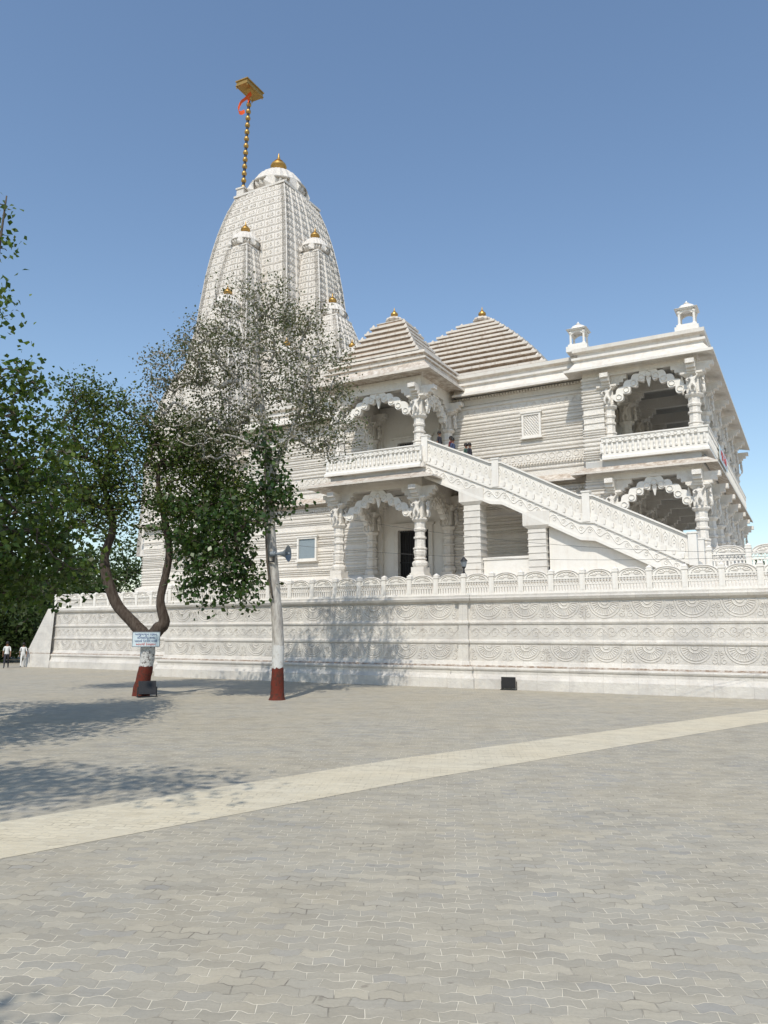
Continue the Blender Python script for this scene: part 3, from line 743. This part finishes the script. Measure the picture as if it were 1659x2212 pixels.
m.sweep([(-29.2,30),(-29.2,9.2),(-18.4,9.2),(-18.4,12)],[(.5,PZ-.5),(.5,5.5),(.3,5.6)]+ledgeprof(5.7,10,21,.15)+[(.75,10.1),(.75,10.2),(0,10.6)]+ledgeprof(10.7,14,22,.05)+[(.6,14.1),(.6,14.25),(-1.5,15.2),(-1.5,17),(-5,17)])
tm("sanctum_wall",m,M_CARV)
m=MB()
m.sweep([(-26.5,9.2),(-26.5,8.3),(-21,8.3),(-21,9.2)],[(.4,PZ-.5),(.4,5.5)]+ledgeprof(5.7,10,23,.1)+[(.5,10.1),(.5,10.25),(0,10.6)]+ledgeprof(10.7,15.5,24,.05)+[(-2,17)])
tm("sanctum_projection",m,M_CARV)
# kiosks
def kiosk(s,n,z):
    m=MB();m.cbox(0,0,1.06,1.06,-.26,.06);m.cbox(0,0,.9,.9,.06,.2)
    for a in (-.33,.33):
        for b in (-.33,.33): m.lathe(a,b,[(.10,.2),(.06,.3),(.055,.8),(.1,.9),(.1,.98)],8)
    for ax in (0,1):
        for sg in (-.33,.33):
            pts=[(-.33+.66*i/12,.76+.19*math.sin(math.pi*i/12)) for i in range(13)]
            vs=[];
            for t_,zz in pts:
                for dz in (0,1):
                    for th in (-.05,.05):
                        zt_=zz if dz==0 else 1.03
                        vs.append((t_,sg+th,zt_) if ax==0 else (sg+th,t_,zt_))
            fs=[]
            for i in range(12):
                a=i*4;fs+=[(a,a+4,a+6,a+2),(a+1,a+3,a+7,a+5),(a,a+1,a+5,a+4)]
            m.add(vs,fs)
    ko=m.obj("rooftop_kiosk",M_WHITE,T);ko.location=(s,n,z);ko.scale=(1.02,1.02,.90)
    m=MB();m.cbox(0,0,.92,.92,1.03,1.1);m.frus(0,0,1.1,1.16,.52,.52,.42,.42)
    m.lathe(0,0,[(.40,1.16),(.40,1.24),(.32,1.36),(.18,1.43),(.10,1.46),(.13,1.52),(.05,1.58),(.02,1.66)],20)
    m.obj("kiosk_roof",M_WHITE,ko,50)
kiosk(3.95,6.4,16.85);kiosk(9.25,6.4,16.85)
balustrade(T,9.9,14.4,3.1,PZ)
# banner
BN=thing("banner","white banner with red lettering on balcony railing","banner",P0,-A);m=MB();m.box(10.0,10.02,9.5,13.5,11.0,11.75);m.obj("banner_cloth",M_SIGNW,BN)
def text(body,size,mat,par,M4,name="lettering"):
    c=bpy.data.curves.new(name,'FONT');c.body=body;c.size=size;c.align_x='CENTER';c.align_y='CENTER';c.extrude=.003
    ob=bpy.data.objects.new("tmp",c);COL.objects.link(ob);bpy.context.view_layer.update()
    me=bpy.data.meshes.new_from_object(ob.evaluated_get(bpy.context.evaluated_depsgraph_get()));bpy.data.objects.remove(ob)
    me.name=name;me.materials.clear();me.materials.append(mat);me.transform(M4)
    return mkobj(name,me,par)
text("જય અંબે",.85,M_RED,BN,Matrix.Translation((10.03,11.5,11.35))@Matrix.Rotation(math.pi/2,4,'Z')@Matrix.Rotation(math.pi/2,4,'X'))
# ---------------------------------------------------------------- flagpole
FP=thing("flagpole","banded gold and black pole with gilded box on top","flagpole",W(CX-2.1,CY-2.1,38.3),-A)
FP.rotation_euler=(0,math.radians(2.5),-A);FP.scale=(.93,.93,.93)
m=MB();m.cbox(0,0,.8,.8,-.8,.9);m.cbox(0,0,.95,.95,.9,1.05);m.obj("pole_base",M_SPIRE,FP)
m=MB();z=1.05;i=0
while z<10.6:
    m.mi=i%2;h=.42 if i%2==0 else .26
    if i%2==0: m.lathe(0,0,[(.13,z),(.22,z+.08),(.24,z+h/2),(.2,z+h-.08),(.13,z+h)],14)
    else: m.lathe(0,0,[(.12,z),(.13,z+h)],12)
    z+=h;i+=1
m.obj("pole",[M_GOLD,M_BLACK],FP,40)
m=MB();m.box(-.62,.62,-1.15,1.15,10.75,11.1);m.box(-.7,.7,-1.23,1.23,11.1,11.2);m.box(-.68,.68,-1.2,1.2,10.68,10.76)
m.frus(0,0,10.4,10.68,.14,.14,.45,.45)
for x in (-.6,.6):
    for y in (-1.1,1.1): m.lathe(x,y,[(.05,10.68),(.07,10.6),(.02,10.45)][::-1],8)
m.obj("pole_box",M_GOLD,FP)
m=MB()
def cloth(pts,wv):
    vs=[];fs=[]
    for i,(x,y,z) in enumerate(pts): vs+=[(x,y+.05*math.sin(i*1.3),z),(x+wv*.35,y+.08*math.cos(i),z-wv)]
    for i in range(len(pts)-1): fs.append((2*i,2*i+1,2*i+3,2*i+2))
    m.add(vs,fs)
cloth([(.1,-.2,10.5),(-.15,-.3,10.2),(-.4,-.3,10.05),(-.7,-.25,9.95),(-.95,-.2,9.75),(-1.15,-.2,9.4),(-1.1,-.2,9.1),(-.9,-.25,8.95),(-.65,-.2,8.85),(-.3,-.2,8.9)],.42)
cloth([(.25,-.2,10.6),(.1,-.3,10.3),(.2,-.3,10.0),(.1,-.3,9.6),(.2,-.2,9.2)],.4)
m.obj("flag",M_ORANGE,FP,60)
# ---------------------------------------------------------------- people
def shirt(n,c): return simple(n,c,.8)
SW=shirt("shirt_white",(.7,.7,.68));SD=shirt("trousers_dark",(.03,.03,.04));SB=shirt("shirt_blue",(.05,.07,.14));SR=shirt("shirt_maroon",(.13,.03,.035));SG=shirt("shirt_green",(.05,.10,.08))
person((-25.4,52.7,0),math.radians(20),SW,SD,"person in white shirt and dark trousers walking",BODY,1.0)
person((-24.9,54.0,0),math.radians(200),SW,SW,"person in white clothes walking beside the platform wall",BODY,.95)
for i,(s,n,sh,lb) in enumerate(((-2.95,4.0,SD,"person in dark shirt starting down the stairs"),(-2.6,4.7,SR,"person in maroon shirt on the stairs"),(-2.15,3.9,SB,"person in blue shirt descending the stairs"),(-1.75,4.7,SG,"person in green shirt on the stairs"),(-1.3,4.1,SD,"person in dark shirt descending the stairs"))):
    kk=math.floor((s+3.3)/ds);zz=ptop(-3.3+ds*kk)-1.12
    person(W(s,n,zz),math.radians(60),sh,SD,lb,BODY2,.97)
# ---------------------------------------------------------------- props
def floodlight(loc,rz,tilt,w,h,label):
    o=thing("floodlight",label,"floodlight",loc,rz,"black courtyard floodlights")
    m=MB();m.box(-w/2,w/2,-.10,.02,.10,.10+h);m.box(-w/2-.02,w/2+.02,-.13,-.10,.08,.12+h)
    for i in range(7): x=-w/2+w*(i+.5)/7;m.box(x-.01,x+.01,.02,.12,.14,.06+h)
    ob=m.obj("housing",M_BLACK,o);ob.rotation_euler=(tilt,0,0)
    m=MB();m.box(-w/2+.03,w/2-.03,-.134,-.131,.13,.07+h);g_=m.obj("glass",M_BLACK,o);g_.rotation_euler=(tilt,0,0)
    m=MB();m.box(-w/2-.06,-w/2-.025,-.04,.04,0.03,.1+h*.6);m.box(w/2+.025,w/2+.06,-.04,.04,0.03,.1+h*.6);m.box(-w/2-.06,w/2+.06,-.2,.2,0,.03);m.obj("bracket",M_BLACK,o)
floodlight((5.25,33.0,0),-A+.1,0.05,.56,.42,"black floodlight standing by the marble wall")
floodlight((-8.85,29.45,0),math.radians(25),-.3,.6,.45,"black floodlight at the foot of the painted tree")
LS=thing("loudspeaker","grey horn loudspeaker mounted on the pale tree trunk","loudspeaker",(-4.0,27.9,5.2),math.radians(-15))
m=MB();n=20
pr=[(.05,0),(.06,.15),(.09,.3),(.17,.42),(.29,.5),(.30,.51),(.285,.5),(.16,.41),(.07,.3)]
vs=[];fs=[]
for r,x in pr:
    for i in range(n): a=2*math.pi*i/n;vs.append((x+.05,r*math.cos(a),r*math.sin(a)))
for k in range(len(pr)-1):
    for i in range(n): j=(i+1)%n;fs.append((k*n+i,k*n+j,(k+1)*n+j,(k+1)*n+i))
fs.append(tuple(range(n)));m.add(vs,fs)
m.tube([(.05,0,0),(.45,0,0),(.62,0,0)],[.04,.06,.03],12)
m.obj("horn",M_GRAY,LS,60)
m=MB();m.tube([(-.12,0,0),(.08,0,0)],[.10,.10],14);m.obj("driver",M_GRAY,LS,40)
m=MB();m.box(-.02,.02,-.03,.03,-.3,.0);m.box(-.3,.0,-.03,.03,-.3,-.26);m.obj("bracket",M_BLACK,LS)
LN=thing("lantern","small black lantern on the balustrade post","lantern",W(0.02,.02,4.98),0)
m=MB();m.lathe(0,0,[(.09,0),(.05,.05),(.03,.2),(.08,.26),(.09,.3)],10);m.obj("lantern_stem",M_BLACK,LN)
m=MB();m.lathe(0,0,[(.10,.3),(.15,.55)],8);m.obj("lantern_glass",M_GRAY,LN)
m=MB();m.lathe(0,0,[(.18,.55),(.1,.66),(.02,.74)],8);m.obj("lantern_cap",M_BLACK,LN)
def cable(a,b,sag,label):
    a=Vector(a);b=Vector(b);m=MB();m.tube([a.lerp(b,t/24)+Vector((0,0,-sag*4*(t/24)*(1-t/24))) for t in range(25)],.006,5)
    o=m.obj("cable",M_BLACK);o["label"]=label;o["category"]="cable";o["group"]="overhead cables"
cable((-3.9,28.1,7.0),(13.5,25.2,5.0),.5,"thin black cable strung from the pale tree")
cable((-3.9,28.1,5.6),(13.5,25.2,4.9),.35,"thin black cable strung from the pale tree")
SG_=thing("sign_board","pale blue notice board with Gujarati lettering tied to tree","sign",(-9.03,29.62,2.12),math.radians(3))
m=MB();m.box(-.5,.5,-.015,.015,-.26,.26);m.obj("board",M_SIGNW,SG_)
m=MB();m.box(-.52,.52,-.02,.02,.26,.285);m.box(-.52,.52,-.02,.02,-.285,-.26);m.box(-.52,-.5,-.02,.02,-.26,.26);m.box(.5,.52,-.02,.02,-.26,.26);m.obj("frame",M_GRAY,SG_)
RX=Matrix.Rotation(math.pi/2,4,'X')
for i,(tx,mt) in enumerate((("આજુબાજુના દર્શન,",M_SIGNB),("સૌચક્રિયા કરવા",M_SIGNB),("પકડાશે દંડનીય બનશે",M_SIGNB),("અંબાજી દેવસ્થાન",M_RED))):
    text(tx,.115,mt,SG_,Matrix.Translation((0,-.02,.185-.125*i))@RX)
# ---------------------------------------------------------------- trees
def leaves(centers,k,spread,size,flat=.5,droop=0,rng=nr):
    c=np.repeat(np.asarray(centers),k,axis=0);n=len(c)
    p=c+rng.normal(0,1,(n,3))*np.array(spread)
    d=rng.normal(0,1,(n,3));d[:,2]=d[:,2]*flat-droop;d/=np.linalg.norm(d,axis=1)[:,None]
    r=rng.normal(0,1,(n,3));s=np.cross(d,r);s/=np.linalg.norm(s,axis=1)[:,None]
    nn=np.cross(d,s)
    L=size*rng.uniform(.6,1.25,(n,1));Wd=L*.36
    return np.stack([p,p+d*L*.45+s*Wd+nn*L*.08,p+d*L-nn*L*.05,p+d*L*.45-s*Wd+nn*L*.08],axis=1).reshape(-1,3)
def leafobj(name,v,mat,par):
    n=len(v)//4;me=bpy.data.meshes.new(name)
    me.vertices.add(len(v));me.vertices.foreach_set("co",v.astype(np.float32).ravel())
    me.loops.add(n*4);me.loops.foreach_set("vertex_index",np.arange(n*4,dtype=np.int32))
    me.polygons.add(n);me.polygons.foreach_set("loop_start",np.arange(n,dtype=np.int32)*4);me.polygons.foreach_set("loop_total",np.full(n,4,dtype=np.int32))
    me.materials.append(mat);me.update(calc_edges=True);me.validate()
    return mkobj(name,me,par)
def inell(e,n):
    out=[]
    while len(out)<n:
        p=nr.uniform(-1,1,3)
        l=np.linalg.norm(p)
        if .25<l<1: out.append((e[0]+p[0]*e[3],e[1]+p[1]*e[4],e[2]+p[2]*e[5]))
    return out
def tree(name,label,base,trunks,ells,ntar,leafk,lsize,barkm,leafm,rtip=.012,step=.5,spread=.3,sides=5,cat="tree",pw=.43,wob=.05,flat=.6,droop=.2,group=None,crownname="crown"):
    o=thing(name,label,cat,base,0,group)
    tb=MB();nodes=[];par=[]
    for tr in trunks:
        pts=[Vector(p[:3]) for p in tr];rs=[p[3] for p in tr]
        Pp=[];Rp=[]
        for i in range(len(pts)-1):
            p0=pts[max(i-1,0)];p1=pts[i];p2=pts[i+1];p3=pts[min(i+2,len(pts)-1)]
            K=5
            for j in range(K):
                t=j/K
                q=.5*((2*p1)+(-p0+p2)*t+(2*p0-5*p1+4*p2-p3)*t*t+(-p0+3*p1-3*p2+p3)*t**3)
                Pp.append(q);Rp.append(rs[i]*(1-t)+rs[i+1]*t)
        Pp.append(pts[-1]);Rp.append(rs[-1]);tb.tube(Pp,Rp,14,wob)
        for i,q in enumerate(Pp):
            if q.z>trunks[0][-1][2]*.55 or i>len(Pp)*.5: nodes.append(q);par.append(-1)
    tot=sum(e[6] for e in ells);tg=[]
    for e in ells: tg+=inell(e,int(ntar*e[6]/tot))
    NP=np.array([tuple(q) for q in nodes])
    tg.sort(key=lambda p:min(np.linalg.norm(NP-np.array(p),axis=1)))
    tips=[]
    arr=np.zeros((len(nodes)+len(tg)*14,3));cnt=len(nodes);arr[:cnt]=NP
    for p in tg:
        P_=np.array(p);dd=np.linalg.norm(arr[:cnt]-P_,axis=1)+np.maximum(0,arr[:cnt,2]-P_[2])*.6
        i=int(np.argmin(dd));st=Vector(arr[i]);en=Vector(p);D=(en-st).length
        if D<.15: continue
        k=min(12,max(2,int(D/step)));prev=i
        side=Vector(nr.normal(0,1,3))*D*.10
        for j in range(1,k+1):
            t=j/k;q=st.lerp(en,t)+side*math.sin(math.pi*t)+Vector((0,0,D*.10*math.sin(math.pi*t)))+Vector(nr.normal(0,1,3))*(.05*step if j<k else 0)
            arr[cnt]=q;nodes.append(q);par.append(prev);prev=cnt;cnt+=1
        tips.append(prev)
    w=[0]*len(nodes)
    for t in tips: w[t]+=1
    for i in range(len(nodes)-1,-1,-1):
        if par[i]>=0: w[par[i]]+=w[i]
    for i in range(len(nodes)):
        if par[i]<0: continue
        r1=rtip*max(w[i],1)**pw;pp=par[i];r0=rtip*max(w[pp],1)**pw if par[pp]>=0 else r1*1.15
        r0=min(r0,r1*1.5)
        a,b=nodes[pp],nodes[i]
        if (b-a).length>1e-4: tb.tube([a,b],[r0,r1],sides if r1<.05 else 8)
    tb.obj("trunk",barkm,o,179)
    cs=[tuple(nodes[t]) for t in tips]+[tuple(nodes[par[t]]) for t in tips if par[t]>=0]
    v=leaves(cs,leafk,(spread,spread,spread*.8),lsize,flat,droop)
    leafobj(crownname,v,leafm,o)
    return o
tree("tree","dark forked tree, red and white painted trunk, notice board",(-9.2,30,0),
 [[(-.05,0,-.05,.35),(.0,0,.5,.28),(.12,0,1.2,.26),(.14,0,1.9,.28),(.1,0,2.35,.30)],
  [(.05,0,2.2,.26),(-.5,.05,2.75,.22),(-1.2,.1,3.5,.21),(-1.65,.1,4.6,.2),(-1.75,.1,5.4,.17),(-1.5,.1,6.4,.15),(-1.7,.0,7.5,.12),(-2.2,0,8.8,.07)],
  [(.15,0,2.1,.24),(.5,0,2.5,.26),(.72,0,2.8,.22),(.55,-.05,3.6,.16),(.7,0,4.6,.15),(.8,0,5.5,.14),(.6,0,6.6,.13),(.3,0,7.8,.1),(.2,0,9,.06)]],
 [(-3.1,0,8.6,2.4,2.2,2.4,9),(.2,0,8.6,2.8,2.3,2.3,11),(-1.5,0,10.6,2.1,1.9,1.8,5),(2.5,-.3,7.2,2.1,1.6,2.0,11),(-4.4,0,7.6,1.6,1.4,2.1,4),(-2.9,0,11.8,1.3,1.2,1.2,2.5),(2.0,.3,10.0,1.9,1.4,1.6,5),(-1.6,0,6.8,1.8,1.3,1.0,3),(2.6,0,5.6,1.2,1.0,1.0,3)],
 640,27,.14,M_BARK1,M_LEAF1,rtip=.015,spread=.30)
tree("tree","tall pale-barked sparse tree with red and white painted base",(-3.82,28.2,0),
 [[(0,0,-.05,.34),(0,0,.25,.24),(.0,0,1.2,.22),(-.02,0,2.4,.21),(-.2,0,4.2,.20),(-.36,0,6,.18),(-.5,0,8.5,.16),(-.85,0,11,.13),(-1.05,0,12.8,.10),(-1.0,0,14.2,.07),(-1.1,0,15.4,.04)],
  [(-.45,0,7.8,.12),(-.1,.1,9.0,.10),(.5,.1,10.4,.08),(.9,.1,12.0,.06),(1.1,.1,13.2,.04)],
  [(-.75,0,10.3,.09),(-1.4,0,11.4,.08),(-2.2,0,12.4,.06),(-2.9,0,13.4,.04)]],
 [(-1.4,0,14.0,2.3,2.0,2.2,10),(.8,0,12.3,1.9,1.9,2.0,9),(-2.9,0,12.6,1.6,1.6,1.6,6),(1.9,0,10.2,1.2,1.3,1.5,4),(0,0,10.2,2.0,1.8,1.5,5),(-4.2,0,12.2,1.5,1.2,1.1,3.5),(.5,0,14.6,1.5,1.4,1.1,3),(-5.0,.2,11.0,.9,1,1.1,2),(-2.6,0,10.0,1.6,1.3,1.3,5)],
 680,15,.105,M_BARK2,M_LEAF2,rtip=.0145,spread=.23,pw=.42,flat=1)
tree("climbing_plant","dark glossy broad-leaved climber hanging on the pale trunk",(-3.82,28.0,0),
 [[(-.2,-.1,3.6,.03),(-.42,-.15,5,.035),(-.55,-.2,7.5,.03),(-.55,-.2,10,.02)]],
 [(-.35,-.1,8.4,.7,.6,1.9,5),(-1.4,-.1,6.8,1.5,.9,1.3,6),(-2.3,-.1,5.6,1.5,.9,1.6,8),(-2.7,-.1,4.2,1.1,.7,1.3,5),(-1.2,-.1,4.0,.7,.6,1.0,2.5),(.15,0,7.2,.6,.5,.9,2),(-3.4,0,6.4,1.0,.8,1.2,3)],
 200,12,.20,M_BARK3,M_LEAF3,rtip=.008,spread=.27,cat="plant",flat=.5,droop=.8,wob=.02,crownname="foliage")
tree("tree","leafy broad-leaved tree overhanging the courtyard",(-12.4,20,0),
 [[(0,0,-.05,.3),(.05,0,1.5,.24),(.3,0,3,.2),(.5,0,5,.17),(.9,0,7.5,.12),(1.4,0,9,.07),(1.7,0,10.5,.05),(1.7,0,12.5,.04),(1.8,0,14.5,.02)]],
 [(2.3,0,5.2,2.1,2.8,1.7,10),(1.3,0,7.8,1.9,2.4,1.8,7),(2.8,0,4.1,2.0,2.4,1.2,8),(2.8,.2,6.8,1.4,1.6,1.6,5),(-1.2,0,6.5,2.2,2.4,2.4,4),(2.3,0,9.0,.9,1.0,.9,1.5),(1.6,0,11.0,.5,.7,1.2,.5),(1.7,0,13.4,.4,.6,1.6,.5)],
 400,14,.18,M_BARK3,M_LEAF5,spread=.28,flat=.5,droop=.6)
tree("tree","leafy shade tree at the edge of the paved yard",(-12.2,13.2,0),
 [[(0,0,-.05,.3),(.1,0,4,.24),(.6,0,7,.15),(1.2,0,9,.06)]],
 [(1.8,0,9.6,2.0,4.0,1.2,7),(-.5,-1,9.0,2.5,2.5,1.5,3)],230,15,.17,M_BARK3,M_LEAF5,spread=.45)
tree("tree","leafy shade tree at the edge of the paved yard",(-9.4,3.2,0),
 [[(0,0,-.05,.3),(.1,0,4,.24),(.3,0,8,.15),(.4,0,10.5,.06)]],
 [(1.2,.5,11.5,3.3,1.2,1.3,6),(-1.5,0,11,2.0,2.2,1.5,2.5)],190,14,.17,M_BARK3,M_LEAF3,spread=.5)
tree("tree","leafy shade tree at the edge of the paved yard",(-6.0,-2.6,0),
 [[(0,0,-.05,.3),(-.1,0,3,.22),(.1,0,5.5,.12),(.6,0,7.2,.04)]],
 [(1.9,.3,8.6,.8,.4,.4,6)],18,11,.16,M_BARK3,M_LEAF3,spread=.28)
def bgtree(x,y,h,r,label="dense green tree behind the temple wall",n=150,k=32,ls=.36):
    tree("background_tree",label,(x,y,0),[[(0,0,-.1,.4),(.1,0,h*.3,.3),(0,0,h*.6,.15)]],
     [(0,0,h*.62,r,r,h*.33,5),(-r*.5,0,h*.5,r*.7,r*.6,h*.3,3),(r*.5,0,h*.45,r*.7,r*.6,h*.3,3),(0,0,h*.25,r*.9,r*.6,h*.2,3)],n,k,ls,M_BARK3,M_LEAF4,step=1.2,spread=.6,rtip=.03)
for (x,y,h,r) in ((-26.5,76,12.5,5),(-34,70,9,4.5),(-31,62,7,3.5),(-40,66,11,5),(-36,84,13,5),(-22,90,12,5)): bgtree(x,y,h,r)
for (x,y,h,r) in ((29,62,8,3.5),(41,78,9,4)): bgtree(x,y,h,r,n=110)
far=leaves([(x,130+20*math.sin(x*.05),1.5+rnd.random()*4.5) for x in np.arange(-140,140,1.3)],30,(1.2,3,1.4),1.0)
o=leafobj("treeline",far,M_LEAF4,None);o["kind"]="stuff";o["label"]="distant line of trees"
# ---------------------------------------------------------------- world, sun, camera
w=bpy.data.worlds.new("World");SC.world=w;w.use_nodes=True;nt=w.node_tree;nt.nodes.clear()
sk=nt.nodes.new("ShaderNodeTexSky");sk.sky_type='NISHITA';sk.sun_disc=False
EL=math.radians(51);AZ=math.radians(194.5)
sk.sun_elevation=EL;sk.sun_rotation=AZ;sk.air_density=1.3;sk.dust_density=.5;sk.ozone_density=4.0
tn=nt.nodes.new("ShaderNodeMix");tn.data_type='RGBA';tn.blend_type='MULTIPLY';tn.inputs[0].default_value=1;tn.inputs[7].default_value=(1.14,1.10,1.06,1)
bg=nt.nodes.new("ShaderNodeBackground");bg.inputs[1].default_value=.145;ou=nt.nodes.new("ShaderNodeOutputWorld")
nt.links.new(sk.outputs[0],tn.inputs[6]);nt.links.new(tn.outputs[2],bg.inputs[0]);nt.links.new(bg.outputs[0],ou.inputs[0])
sl=bpy.data.lights.new("sun",'SUN');sl.energy=3.7;sl.angle=math.radians(.5);sl.color=(1,.94,.835)
so=bpy.data.objects.new("sun",sl);COL.objects.link(so)
td=Vector((math.sin(AZ)*math.cos(EL),math.cos(AZ)*math.cos(EL),math.sin(EL)))
so.rotation_euler=(-td).to_track_quat('-Z','Y').to_euler()
cd=bpy.data.cameras.new("camera");cd.sensor_fit='VERTICAL';cd.sensor_height=32;cd.lens=1663/2212*32;cd.clip_end=4000
co=bpy.data.objects.new("camera",cd);COL.objects.link(co);co.location=(0,0,2.4);co.rotation_euler=(math.radians(98.85),0,0)
SC.camera=co
SC.view_settings.view_transform='Standard';SC.view_settings.look='None';SC.view_settings.exposure=0
